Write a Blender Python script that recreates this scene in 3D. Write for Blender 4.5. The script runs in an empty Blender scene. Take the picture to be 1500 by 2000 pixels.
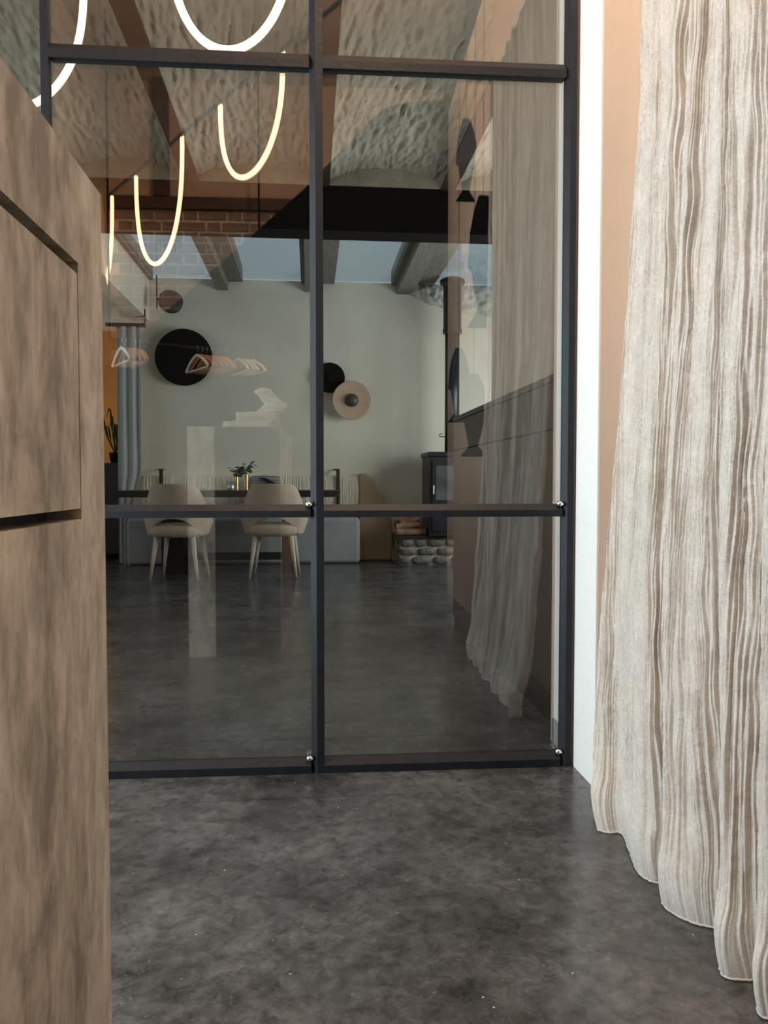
import bpy, bmesh, math, random
from mathutils import Vector, Matrix, noise
random.seed(7)
S = bpy.context.scene
C = S.collection
V = Vector
PI = math.pi

# ---------------------------------------------------------------- camera
FP, EYE = 1540.0, 0.85                       # focal length in pixels of a 1500 px wide frame, lens height
YAW, PIT = math.atan(145 / FP), math.atan(60 / FP)
cd = bpy.data.cameras.new('camera'); cam = bpy.data.objects.new('camera', cd); C.objects.link(cam)
cam.location = (0, 0, EYE); cam.rotation_euler = (PI / 2 - PIT, 0, -YAW)
cd.sensor_fit = 'HORIZONTAL'; cd.sensor_width = 36; cd.lens = 36 * FP / 1500; cd.clip_start = 0.02
S.camera = cam

# ---------------------------------------------------------------- world, daylight, exposure
w = bpy.data.worlds.new('world'); S.world = w; w.use_nodes = True
bg = w.node_tree.nodes['Background']; bg.inputs[0].default_value = (0.66, 0.80, 0.88, 1); bg.inputs[1].default_value = 0.64

def area(name, loc, rot, sx, sy, power, col):
    l = bpy.data.lights.new(name, 'AREA'); l.shape = 'RECTANGLE'; l.size = sx; l.size_y = sy
    l.energy = power; l.color = col
    o = bpy.data.objects.new(name, l); C.objects.link(o); o.location = loc; o.rotation_euler = rot
    return o
# daylight in the window openings (near room left, side room left, kitchen right), rear one added as fill
area('daylight_near_window', (-1.86, 1.42, 1.30), (0, -PI / 2, 0), 2.4, 1.35, 118, (0.95, 0.98, 1.0))
area('rear_fill_light', (-1.86, -0.30, 1.70), (0, -PI / 2, 0), 1.6, 1.3, 46, (0.96, 0.98, 1.0))  # fill added to light curtain, floor and brick wall from behind
area('daylight_side_room', (-3.72, 5.6, 1.45), (0, -PI / 2, 0), 2.0, 3.4, 24, (0.97, 0.98, 1.0))
area('daylight_kitchen', (3.02, 6.2, 1.4), (0, PI / 2, 0), 1.4, 2.6, 160, (1.0, 0.985, 0.96))
def point(name, loc, power, col, r=0.05):
    l = bpy.data.lights.new(name, 'POINT'); l.energy = power; l.color = col; l.shadow_soft_size = r
    o = bpy.data.objects.new(name, l); C.objects.link(o); o.location = loc
point('hall_fill_light', (0.35, 1.25, 3.75), 85, (1.0, 0.76, 0.55), 0.10)  # unseen warm fills added to brighten counter face, beige wall and curtain
point('hall_fill_light', (0.15, 0.38, 3.75), 85, (1.0, 0.76, 0.55), 0.10)
point('alcove_lamp', (-2.6, 9.1, 1.6), 8, (1.0, 0.66, 0.30), 0.08)
S.view_settings.view_transform = 'Standard'; S.view_settings.look = 'None'
S.view_settings.exposure = 0.0; S.view_settings.gamma = 1; S.view_settings.use_curve_mapping = False
try:
    S.cycles.use_denoising = True; S.cycles.max_bounces = 10; S.cycles.transparent_max_bounces = 24
    S.cycles.glossy_bounces = 5; S.cycles.sample_clamp_indirect = 4
except Exception: pass

# ---------------------------------------------------------------- measuring (pixel of the survey photo -> metres)
F_ = V((math.sin(YAW) * math.cos(PIT), math.cos(YAW) * math.cos(PIT), -math.sin(PIT)))
R_ = V((math.cos(YAW), -math.sin(YAW), 0)); U_ = R_.cross(F_); C0 = V((0, 0, EYE))
def ray(x, y): return F_ + R_ * ((x - 750) / FP) - U_ * ((y - 1000) / FP)
def hit(o, d, X, Y, Z):
    t = (X - o.x) / d.x if X is not None else (Y - o.y) / d.y if Y is not None else (Z - o.z) / d.z
    return o + d * t
def at(x, y, X=None, Y=None, Z=None): return hit(C0, ray(x, y), X, Y, Z)
G0 = at(613, 1507, Z=0); GA = YAW - math.atan(120 / FP); GN = V((math.sin(GA), math.cos(GA), 0))
def glass(x, y):
    d = ray(x, y); return C0 + d * ((G0 - C0).dot(GN) / d.dot(GN))
def mat(x, y, X=None, Y=None, Z=None):      # where a thing stands that is seen mirrored in the glass wall
    g = glass(x, y); d = g - C0; d = d - GN * (2 * d.dot(GN)); return hit(g, d, X, Y, Z)

# ---------------------------------------------------------------- materials
M = {}
def nt(name):
    m = bpy.data.materials.new(name); m.use_nodes = True; M[name] = m
    n = m.node_tree; b = n.nodes['Principled BSDF']; return m, n, b
def mk(name, col, rough=0.7, metal=0.0, var=0.0, vscale=4.0, bump=0.0, bscale=60.0, stretch=(1, 1, 1), col2=None, spec=None, detail=6, emis=None, contrast=(0.3, 0.7)):
    m, n, b = nt(name)
    b.inputs['Base Color'].default_value = (*col, 1); b.inputs['Roughness'].default_value = rough; b.inputs['Metallic'].default_value = metal
    if spec is not None: b.inputs['Specular IOR Level'].default_value = spec
    tc = n.nodes.new('ShaderNodeTexCoord'); mp = n.nodes.new('ShaderNodeMapping'); mp.inputs['Scale'].default_value = stretch
    n.links.new(tc.outputs['Object'], mp.inputs[0])
    if var or col2:
        t = n.nodes.new('ShaderNodeTexNoise'); t.inputs['Scale'].default_value = vscale; t.inputs['Detail'].default_value = detail; t.inputs['Roughness'].default_value = 0.6
        n.links.new(mp.outputs[0], t.inputs['Vector'])
        r = n.nodes.new('ShaderNodeValToRGB'); r.color_ramp.elements[0].position = contrast[0]; r.color_ramp.elements[1].position = contrast[1]
        c2 = col2 or tuple(min(1, c * (1 + var)) for c in col); c1 = col if col2 else tuple(c * (1 - var) for c in col)
        r.color_ramp.elements[0].color = (*c1, 1); r.color_ramp.elements[1].color = (*c2, 1)
        n.links.new(t.outputs['Fac'], r.inputs[0]); n.links.new(r.outputs[0], b.inputs['Base Color'])
    if bump:
        t2 = n.nodes.new('ShaderNodeTexNoise'); t2.inputs['Scale'].default_value = bscale; t2.inputs['Detail'].default_value = 5
        n.links.new(mp.outputs[0], t2.inputs['Vector'])
        bp = n.nodes.new('ShaderNodeBump'); bp.inputs['Strength'].default_value = bump; bp.inputs['Distance'].default_value = 0.01
        n.links.new(t2.outputs['Fac'], bp.inputs['Height']); n.links.new(bp.outputs[0], b.inputs['Normal'])
    if emis:
        b.inputs['Emission Color'].default_value = (*emis[0], 1); b.inputs['Emission Strength'].default_value = emis[1]
    return m
mk('reveal_white', (0.86, 0.85, 0.82), 0.75, var=0.03, vscale=60, bump=0.25, bscale=220)
mk('beige_wall', (0.70, 0.56, 0.455), 0.8, var=0.05, vscale=3, bump=0.08, bscale=60)
mk('tan_plaster', (0.46, 0.33, 0.23), 0.85, var=0.16, vscale=2.5, bump=0.3, bscale=14)
mk('back_plaster', (0.72, 0.655, 0.535), 0.85, var=0.07, vscale=1.6, bump=0.08, bscale=40)
mk('vault_white', (0.50, 0.44, 0.34), 0.9, var=0.16, vscale=7, bump=1.0, bscale=34, stretch=(1, .35, 1))
mk('steel_black', (0.022, 0.024, 0.03), 0.38, metal=0.3, var=0.2, vscale=30, bump=0.06, bscale=90)
mk('bar_steel', (0.008, 0.0095, 0.014), 0.48, metal=0.0, spec=0.28, var=0.25, vscale=25, bump=0.1, bscale=80)
mk('beam_black', (0.004, 0.004, 0.004), 0.8, spec=0.1)
mk('rust_beam', (0.055, 0.028, 0.018), 0.65, var=0.3, vscale=8, bump=0.2, bscale=30)
mk('timber_grey', (0.20, 0.185, 0.15), 0.8, var=0.25, vscale=6, stretch=(6, 1, 6), bump=0.3, bscale=25)
mk('brick', (0.17, 0.095, 0.068), 0.9, col2=(0.30, 0.19, 0.14), vscale=9, bump=0.6, bscale=35)
mk('mortar', (0.62, 0.54, 0.45), 0.95, var=0.1, vscale=12, bump=0.5, bscale=50)
mk('charcoal', (0.006, 0.006, 0.006), 0.85, spec=0.1)
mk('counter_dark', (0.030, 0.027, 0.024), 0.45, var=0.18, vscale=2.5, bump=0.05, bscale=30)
mk('counter_edge', (0.015, 0.015, 0.015), 0.4)
mk('cream_wall', (0.36, 0.305, 0.235), 0.8, var=0.05, vscale=3, bump=0.08)
mk('chair_fabric', (0.46, 0.37, 0.285), 0.9, var=0.1, vscale=8, bump=0.2, bscale=300)
mk('chair_leg', (0.56, 0.47, 0.37), 0.7, var=0.08, vscale=10)
mk('bench_fabric', (0.34, 0.34, 0.33), 0.85, var=0.06, vscale=6, bump=0.15, bscale=250)
mk('cord_cream', (0.88, 0.80, 0.64), 0.95, col2=(0.60, 0.52, 0.40), vscale=30, stretch=(3, 1, .35), bump=0.8, bscale=60)
mk('leather', (0.045, 0.018, 0.011), 0.5)
mk('table_dark', (0.016, 0.012, 0.010), 0.42, var=0.2, vscale=6)
mk('brass', (0.62, 0.42, 0.18), 0.28, metal=0.9)
mk('leaf', (0.030, 0.055, 0.022), 0.55, var=0.4, vscale=30)
mk('stem', (0.05, 0.045, 0.02), 0.7)
mk('ceramic', (0.75, 0.73, 0.70), 0.35)
mk('glass_silver', (0.55, 0.54, 0.52), 0.22, metal=0.7, var=0.3, vscale=60)
mk('disc_black', (0.005, 0.0045, 0.0045), 0.9, spec=0.1)
mk('disc_beige', (0.52, 0.35, 0.23), 0.7, var=0.1, vscale=40, bump=0.15, bscale=120)
mk('dome_brown', (0.065, 0.045, 0.032), 0.45)
mk('stove_black', (0.014, 0.015, 0.017), 0.35, var=0.3, vscale=8)
mk('stove_glass', (0.10, 0.10, 0.10), 0.12, var=0.5, vscale=5, metal=0.2)
mk('stone', (0.085, 0.078, 0.062), 0.9, col2=(0.20, 0.185, 0.155), vscale=22, bump=0.8, bscale=40)
mk('stone_white', (0.46, 0.44, 0.38), 0.9, col2=(0.68, 0.65, 0.57), vscale=9, bump=0.8, bscale=30)
mk('log_bark', (0.13, 0.065, 0.04), 0.9, var=0.3, vscale=14, stretch=(1, 4, 4), bump=0.6, bscale=30)
mk('log_cut', (0.24, 0.12, 0.07), 0.8, var=0.5, vscale=20, bump=0.3)
mk('hanger_wood', (0.70, 0.34, 0.18), 0.45, var=0.15, vscale=10, stretch=(1, 1, 6))
mk('hanger_pale', (0.85, 0.74, 0.62), 0.45, var=0.1, vscale=10)
mk('chrome', (0.75, 0.75, 0.75), 0.15, metal=1.0)
mk('white_cloth', (0.50, 0.49, 0.47), 0.9, bump=0.3, bscale=120)
mk('grey_drape', (0.46, 0.46, 0.43), 0.9, var=0.05, vscale=8)
mk('ochre', (0.78, 0.52, 0.24), 0.8, var=0.05)
mk('patch_tan', (0.36, 0.25, 0.15), 0.85, var=0.12, vscale=5, bump=0.15, bscale=40)
mk('stripe', (0.6, 0.58, 0.54), 0.9)
mk('led', (1, 0.93, 0.8), 0.5, emis=((1.0, 0.68, 0.38), 9))
mk('led_dining', (1, 0.93, 0.8), 0.5, emis=((1.0, 0.74, 0.47), 2.4))
mk('joint', (0.03, 0.028, 0.026), 0.8)
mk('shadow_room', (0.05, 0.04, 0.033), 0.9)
mk('sill_grey', (0.16, 0.17, 0.18), 0.5)
def stripes():
    m, n, b = nt('striped_cloth')
    tc = n.nodes.new('ShaderNodeTexCoord'); wv = n.nodes.new('ShaderNodeTexWave'); wv.bands_direction = 'Z'
    wv.inputs['Scale'].default_value = 22; wv.inputs['Distortion'].default_value = 1.0
    r = n.nodes.new('ShaderNodeValToRGB'); r.color_ramp.interpolation = 'CONSTANT'
    r.color_ramp.elements[0].color = (0.02, 0.02, 0.02, 1); r.color_ramp.elements[1].position = 0.55; r.color_ramp.elements[1].color = (0.55, 0.53, 0.48, 1)
    n.links.new(tc.outputs['Object'], wv.inputs[0]); n.links.new(wv.outputs['Fac'], r.inputs[0]); n.links.new(r.outputs[0], b.inputs['Base Color'])
    b.inputs['Roughness'].default_value = 0.9
stripes()
def glassmat(name, r0, tint):
    m = bpy.data.materials.new(name); m.use_nodes = True; M[name] = m; n = m.node_tree; n.nodes.clear()
    out = n.nodes.new('ShaderNodeOutputMaterial'); mix = n.nodes.new('ShaderNodeMixShader')
    t = n.nodes.new('ShaderNodeBsdfTransparent'); t.inputs[0].default_value = (*tint, 1)
    g = n.nodes.new('ShaderNodeBsdfGlossy'); g.inputs['Roughness'].default_value = 0.0; g.inputs[0].default_value = (1, .97, .93, 1)
    lw = n.nodes.new('ShaderNodeLayerWeight'); lw.inputs[0].default_value = 0.5
    p = n.nodes.new('ShaderNodeMath'); p.operation = 'POWER'; p.inputs[1].default_value = 5
    q = n.nodes.new('ShaderNodeMath'); q.operation = 'MULTIPLY_ADD'; q.inputs[1].default_value = 1 - r0; q.inputs[2].default_value = r0
    n.links.new(lw.outputs['Facing'], p.inputs[0]); n.links.new(p.outputs[0], q.inputs[0]); n.links.new(q.outputs[0], mix.inputs[0])
    n.links.new(t.outputs[0], mix.inputs[1]); n.links.new(g.outputs[0], mix.inputs[2]); n.links.new(mix.outputs[0], out.inputs[0])
glassmat('pane_glass', 0.10, (0.95, 0.95, 0.95))
glassmat('sky_glass', 0.04, (0.80, 0.86, 0.88))
def floor_mat():
    m, n, b = nt('polished_concrete'); L = n.links.new
    tc = n.nodes.new('ShaderNodeTexCoord')
    def nz(scale, det, rough=0.6, dist=0.0):
        t = n.nodes.new('ShaderNodeTexNoise'); t.inputs['Scale'].default_value = scale; t.inputs['Detail'].default_value = det
        t.inputs['Roughness'].default_value = rough; t.inputs['Distortion'].default_value = dist; L(tc.outputs['Object'], t.inputs['Vector']); return t
    def ramp(src, stops):
        r = n.nodes.new('ShaderNodeValToRGB'); e = r.color_ramp.elements
        e[0].position, e[0].color = stops[0][0], (*stops[0][1], 1); e[1].position, e[1].color = stops[1][0], (*stops[1][1], 1)
        for s in stops[2:]:
            q = e.new(s[0]); q.color = (*s[1], 1)
        L(src, r.inputs[0]); return r
    def mix(a, bb, fac, mode='MIX'):
        x = n.nodes.new('ShaderNodeMix'); x.data_type = 'RGBA'; x.blend_type = mode
        if isinstance(fac, float): x.inputs[0].default_value = fac
        else: L(fac, x.inputs[0])
        L(a, x.inputs[6])
        if isinstance(bb, tuple): x.inputs[7].default_value = (*bb, 1)
        else: L(bb, x.inputs[7])
        return x.outputs[2]
    a = ramp(nz(2.6, 12, 0.74, 0.25).outputs['Fac'], [(0.34, (0.021, 0.0205, 0.020)), (0.66, (0.110, 0.111, 0.111))])
    c = ramp(nz(24, 9, 0.75, 0.4).outputs['Fac'], [(0.36, (0.52, 0.51, 0.50)), (0.66, (1.45, 1.45, 1.45))])
    col = mix(a.outputs[0], c.outputs[0], 1.0, 'MULTIPLY')
    # dried splashes and plaster specks
    v = n.nodes.new('ShaderNodeTexVoronoi'); v.inputs['Scale'].default_value = 26; L(tc.outputs['Object'], v.inputs['Vector'])
    sp = ramp(v.outputs['Distance'], [(0.035, (1, 1, 1)), (0.06, (0, 0, 0))])
    gate = ramp(nz(7, 3).outputs['Fac'], [(0.50, (0, 0, 0)), (0.57, (1, 1, 1))])
    s1 = n.nodes.new('ShaderNodeMath'); s1.operation = 'MULTIPLY'; L(sp.outputs[0], s1.inputs[0]); L(gate.outputs[0], s1.inputs[1])
    col = mix(col, (0.55, 0.53, 0.49), s1.outputs[0])
    w1 = ramp(nz(38, 4, 0.75, 2.5).outputs['Fac'], [(0.64, (0, 0, 0)), (0.73, (0.6, 0.6, 0.6))])
    col = mix(col, (0.34, 0.33, 0.30), w1.outputs[0])
    L(col, b.inputs['Base Color'])
    rr = ramp(nz(6, 7, 0.65).outputs['Fac'], [(0.3, (0.14, 0.14, 0.14)), (0.72, (0.34, 0.34, 0.34))]); L(rr.outputs[0], b.inputs['Roughness'])
    bp = n.nodes.new('ShaderNodeBump'); bp.inputs['Strength'].default_value = 0.12; bp.inputs['Distance'].default_value = 0.004
    L(nz(5, 4, 0.5).outputs['Fac'], bp.inputs['Height']); L(bp.outputs[0], b.inputs['Normal'])
    b.inputs['Specular IOR Level'].default_value = 0.45
floor_mat()
def lime_mat():
    m, n, b = nt('brown_limewash'); L = n.links.new
    tc = n.nodes.new('ShaderNodeTexCoord'); mp = n.nodes.new('ShaderNodeMapping'); mp.inputs['Scale'].default_value = (1, 1, 0.45); L(tc.outputs['Object'], mp.inputs[0])
    def nz(s, d, r=0.6, di=0.3, src=None):
        t = n.nodes.new('ShaderNodeTexNoise'); t.inputs['Scale'].default_value = s; t.inputs['Detail'].default_value = d; t.inputs['Roughness'].default_value = r
        t.inputs['Distortion'].default_value = di; L((src or mp).outputs[0 if src is None else 'Object'], t.inputs['Vector']); return t
    r = n.nodes.new('ShaderNodeValToRGB'); e = r.color_ramp.elements
    e[0].position, e[0].color = 0.395, (0.19, 0.168, 0.137, 1); e[1].position, e[1].color = 0.605, (0.64, 0.59, 0.51, 1)
    q = e.new(0.49); q.color = (0.40, 0.352, 0.29, 1)
    mt = n.nodes.new('ShaderNodeMath'); mt.operation = 'MULTIPLY_ADD'; mt.inputs[1].default_value = 0.50; mt.inputs[2].default_value = 0.0
    ma = n.nodes.new('ShaderNodeMath'); ma.operation = 'MULTIPLY_ADD'; ma.inputs[1].default_value = 0.50
    L(nz(26, 9, 0.7).outputs['Fac'], mt.inputs[0]); L(nz(2.3, 6, 0.55, 0.5).outputs['Fac'], ma.inputs[0]); L(mt.outputs[0], ma.inputs[2])
    L(ma.outputs[0], r.inputs[0]); L(r.outputs[0], b.inputs['Base Color']); b.inputs['Roughness'].default_value = 0.62
    bp = n.nodes.new('ShaderNodeBump'); bp.inputs['Strength'].default_value = 0.25; bp.inputs['Distance'].default_value = 0.004
    L(nz(70, 6).outputs['Fac'], bp.inputs['Height']); L(bp.outputs[0], b.inputs['Normal'])
lime_mat()
def linen_mat():
    m = bpy.data.materials.new('gauze_linen'); m.use_nodes = True; M['gauze_linen'] = m; n = m.node_tree; L = n.links.new; n.nodes.clear()
    out = n.nodes.new('ShaderNodeOutputMaterial'); mix = n.nodes.new('ShaderNodeMixShader'); mix.inputs[0].default_value = 0.24
    d = n.nodes.new('ShaderNodeBsdfDiffuse'); t = n.nodes.new('ShaderNodeBsdfTranslucent')
    uv = n.nodes.new('ShaderNodeTexCoord')
    def nz(sc, det, stretch):
        mp = n.nodes.new('ShaderNodeMapping'); mp.inputs['Scale'].default_value = stretch; L(uv.outputs['UV'], mp.inputs[0])
        x = n.nodes.new('ShaderNodeTexNoise'); x.inputs['Scale'].default_value = sc; x.inputs['Detail'].default_value = det; L(mp.outputs[0], x.inputs['Vector']); return x
    a = nz(90, 3, (1, 9, 1)); c = nz(90, 3, (9, 1, 1)); e = nz(14, 4, (1, 1, 1))
    s = n.nodes.new('ShaderNodeMath'); s.operation = 'ADD'; L(a.outputs['Fac'], s.inputs[0]); L(c.outputs['Fac'], s.inputs[1])
    s2 = n.nodes.new('ShaderNodeMath'); s2.operation = 'MULTIPLY_ADD'; s2.inputs[1].default_value = 0.7; L(e.outputs['Fac'], s2.inputs[0]); L(s.outputs[0], s2.inputs[2])
    r = n.nodes.new('ShaderNodeValToRGB'); r.color_ramp.elements[0].position = 0.48; r.color_ramp.elements[1].position = 0.86
    r.color_ramp.elements[0].color = (0.54, 0.485, 0.43, 1); r.color_ramp.elements[1].color = (0.89, 0.85, 0.80, 1)
    h = n.nodes.new('ShaderNodeMath'); h.operation = 'MULTIPLY'; h.inputs[1].default_value = 0.5; L(s2.outputs[0], h.inputs[0])
    L(h.outputs[0], r.inputs[0]); L(r.outputs[0], d.inputs[0]); L(r.outputs[0], t.inputs[0])
    bp = n.nodes.new('ShaderNodeBump'); bp.inputs['Strength'].default_value = 0.55; bp.inputs['Distance'].default_value = 0.002
    L(s.outputs[0], bp.inputs['Height']); L(bp.outputs[0], d.inputs['Normal'])
    L(d.outputs[0], mix.inputs[1]); L(t.outputs[0], mix.inputs[2]); L(mix.outputs[0], out.inputs[0])
linen_mat()

# ---------------------------------------------------------------- mesh helpers
def box(bm, lo, hi, mtx=None):
    vs = [bm.verts.new((x, y, z)) for x in (lo[0], hi[0]) for y in (lo[1], hi[1]) for z in (lo[2], hi[2])]
    for f in ((0, 1, 3, 2), (4, 6, 7, 5), (0, 4, 5, 1), (2, 3, 7, 6), (0, 2, 6, 4), (1, 5, 7, 3)): bm.faces.new([vs[i] for i in f])
    if mtx is not None: bmesh.ops.transform(bm, matrix=mtx, verts=vs)
    return vs
def prism(bm, pts, d, axis='Y', off=0.0):
    """outline pts (a,b) extruded along axis from off to off+d"""
    def P(a, b, c): return {'Y': (a, c, b), 'X': (c, a, b), 'Z': (a, b, c)}[axis]
    A = [bm.verts.new(P(a, b, off)) for a, b in pts]; B = [bm.verts.new(P(a, b, off + d)) for a, b in pts]
    n = len(pts); bm.faces.new(A); bm.faces.new(B[::-1])
    for i in range(n): bm.faces.new((A[i], B[i], B[(i + 1) % n], A[(i + 1) % n]))
    return A + B
def tube(bm, pts, rad, seg=10, closed=False, caps=True):
    pts = [V(p) for p in pts]; n = len(pts); rings = []; up = None
    for i, p in enumerate(pts):
        if closed: t = (pts[(i + 1) % n] - pts[i - 1]).normalized()
        else: t = (pts[min(i + 1, n - 1)] - pts[max(i - 1, 0)]).normalized()
        if up is None:
            up = V((0, 0, 1)) if abs(t.z) < .9 else V((1, 0, 0))
        a = (up - t * up.dot(t))
        if a.length < 1e-5: a = t.orthogonal()
        a.normalize(); up = a; b = t.cross(a)
        r = rad[i] if isinstance(rad, (list, tuple)) else rad
        rings.append([bm.verts.new(p + (a * math.cos(2 * PI * k / seg) + b * math.sin(2 * PI * k / seg)) * r) for k in range(seg)])
    for i in range(n if closed else n - 1):
        r0, r1 = rings[i], rings[(i + 1) % n]
        for k in range(seg): bm.faces.new((r0[k], r0[(k + 1) % seg], r1[(k + 1) % seg], r1[k]))
    if caps and not closed: bm.faces.new(rings[0][::-1]); bm.faces.new(rings[-1])
def lathe(bm, prof, seg=32, mtx=None):
    rings = [[bm.verts.new((r * math.cos(2 * PI * k / seg), r * math.sin(2 * PI * k / seg), z)) for k in range(seg)] for r, z in prof]
    for i in range(len(rings) - 1):
        for k in range(seg): bm.faces.new((rings[i][k], rings[i][(k + 1) % seg], rings[i + 1][(k + 1) % seg], rings[i + 1][k]))
    bm.faces.new(rings[0][::-1]); bm.faces.new(rings[-1])
    if mtx is not None: bmesh.ops.transform(bm, matrix=mtx, verts=[v for r in rings for v in r])
def obj(name, bm, mname, parent=None, smooth=False, bevel=0.0, bseg=2, loc=None, keep=False):
    bmesh.ops.recalc_face_normals(bm, faces=bm.faces[:])
    me = bpy.data.meshes.new(name); bm.to_mesh(me); bm.free()
    for m in (mname if isinstance(mname, (list, tuple)) else [mname]): me.materials.append(M[m])
    if smooth:
        for p in me.polygons: p.use_smooth = True
    o = bpy.data.objects.new(name, me); C.objects.link(o)
    if loc is not None: o.location = loc
    if parent is not None: o.parent = parent
    if bevel:
        b = o.modifiers.new('bevel', 'BEVEL'); b.width = bevel; b.segments = bseg; b.limit_method = 'ANGLE'; b.angle_limit = math.radians(40)
        if smooth is False and bseg > 1:
            for p in me.polygons: p.use_smooth = True
            o.modifiers.new('wn', 'WEIGHTED_NORMAL')
    return o
def bx(name, lo, hi, m, parent=None, **k):
    bm = bmesh.new(); box(bm, lo, hi); return obj(name, bm, m, parent, **k)
def tag(o, label, cat, group=None):
    o['label'] = label; o['category'] = cat
    if group: o['group'] = group
    return o
def thing(name, label, cat, loc=(0, 0, 0), rz=0, group=None):
    o = bpy.data.objects.new(name, None); C.objects.link(o); o.empty_display_size = .1
    o.location = loc; o.rotation_euler = (0, 0, rz); return tag(o, label, cat, group)
def struct(o): o['kind'] = 'structure'; return o
def dup(root, loc=None, rz=None, label=None, group=None):
    r = root.copy(); C.objects.link(r)
    if loc is not None: r.location = loc
    if rz is not None: r.rotation_euler = (0, 0, rz)
    if label: r['label'] = label
    if group: r['group'] = group
    for ch in list(root.children):
        c = ch.copy(); C.objects.link(c); c.parent = r
        for g in list(ch.children):
            d = g.copy(); C.objects.link(d); d.parent = c
    return r
def wallbox(name, lo, hi, m): return struct(bx(name, lo, hi, m))

YW = 8.51            # back wall of the dining room
ZV = 3.0             # springing of the vaults
YB = at(613, 360, Z=ZV).y   # near face of the cross beam
XR = 0.915            # right wall of the hall
YN = -1.75           # brick wall behind the camera

# ================================================================ STRUCTURE
fl = struct(bx('floor', (-3.7, 2.56, -0.1), (3.0, 11.2, 0), 'polished_concrete'))
jn = at(613, 1558, Z=0).y; jd = at(613, 1443, Z=0).y
fl.data.vertices[0].co.y = fl.data.vertices[1].co.y = jd + 0.003
for v in fl.data.vertices:
    if v.co.y < 3: v.co.y = jd + 0.003
bx('threshold_slab', (-3.7, jn + 0.0015, -0.1), (3.0, jd, -0.0002), 'polished_concrete', fl)
bx('hall_slab', (-3.7, -2.6, -0.1), (3.0, jn - 0.0015, 0), 'polished_concrete', fl)
bx('joint_bed', (-3.7, jn - 0.01, -0.1), (3.0, jn + 0.01, -0.004), 'mortar', fl)
bx('joint_bed', (-3.7, jd - 0.01, -0.1), (3.0, jd + 0.01, -0.004), 'joint', fl)

# dining back wall with an opening at its far left
XO = at(236, 800, Y=YW).x
wb = wallbox('wall_back', (XO, YW, 0), (3.0, YW + 0.2, 2.975), 'back_plaster')
bx('header', (-3.6, YW, 2.45), (XO, YW + 0.2, 2.975), 'back_plaster', wb)
wallbox('wall_alcove', (-3.8, 10.2, 0), (1.0, 10.3, 2.9), 'ochre')
wallbox('wall_alcove_side', (-3.8, YW + .2, 0), (-3.7, 10.2, 2.9), 'ochre')
wallbox('wall_alcove_right', (-1.2, YW + .2, 0), (-1.1, 10.2, 2.9), 'ochre')
wallbox('ceiling_alcove', (-3.8, YW + .2, 2.9), (1.0, 10.3, 2.97), 'ochre')
# side room on the left, far window wall
wl = wallbox('wall_left', (-3.7, 2.3, 0), (-3.6, 3.9, 3.35), 'back_plaster')
bx('pier', (-3.7, 7.3, 0), (-3.6, YW, 3.35), 'back_plaster', wl)
bx('lintel', (-3.7, 3.9, 2.45), (-3.6, 7.3, 3.35), 'back_plaster', wl)
bx('parapet', (-3.7, 3.9, 0), (-3.6, 7.3, 0.45), 'back_plaster', wl)
# upper wall strip above the wide left opening of the dining room
hz = at(291, 626, Y=YW - .02).z
hx = at(291, 626, Y=YW - .02).x
wallbox('wall_left_header', (hx - 0.16, YB + 0.2, hz), (hx, YW, 2.96), 'back_plaster')
# right side: kitchen side wall with a window at the far end
wr = wallbox('wall_right_kitchen', (2.9, 2.3, 0), (3.0, 4.8, 3.35), 'back_plaster')
bx('pier', (2.9, 7.7, 0), (3.0, YW, 3.35), 'back_plaster', wr)
bx('lintel', (2.9, 4.8, 2.15), (3.0, 7.7, 3.35), 'back_plaster', wr)
bx('parapet', (2.9, 4.8, 0), (3.0, 7.7, 0.7), 'back_plaster', wr)
def winframe(name, x, y0, y1, z0, z1, n):
    fr = struct(bx(name, (x - .03, y0, z0), (x + .03, y1, z0 + .05), 'steel_black'))
    bx('head', (x - .03, y0, z1 - .05), (x + .03, y1, z1), 'steel_black', fr)
    for i in range(n + 1):
        y = y0 + .02 + (y1 - y0 - .04) * i / n
        bx('mullion', (x - .03, y - .02, z0 + .05), (x + .03, y + .02, z1 - .05), 'steel_black', fr)
        if i < n: bx('pane', (x - .005, y + .02, z0 + .05), (x + .005, y + (y1 - y0 - .04) / n - .02, z1 - .05), 'sky_glass', fr)
winframe('window_1', -3.65, 3.9, 7.3, 0.45, 2.45, 4)
winframe('window_2', 2.95, 4.8, 7.7, 0.7, 2.15, 3)

# tall cream pier on the right of the dining room, panelled dark below
p1 = at(1080, 1420, Z=0); XC = 0.845; YC0 = 2.506; YS = at(947, 1300, X=XC).y; YC1 = at(888, 1225, X=XC).y
wallbox('wall_right_dining', (XC + 0.025, 2.52, 0), (XC + 0.20, YS, 3.3), 'cream_wall')

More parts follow.
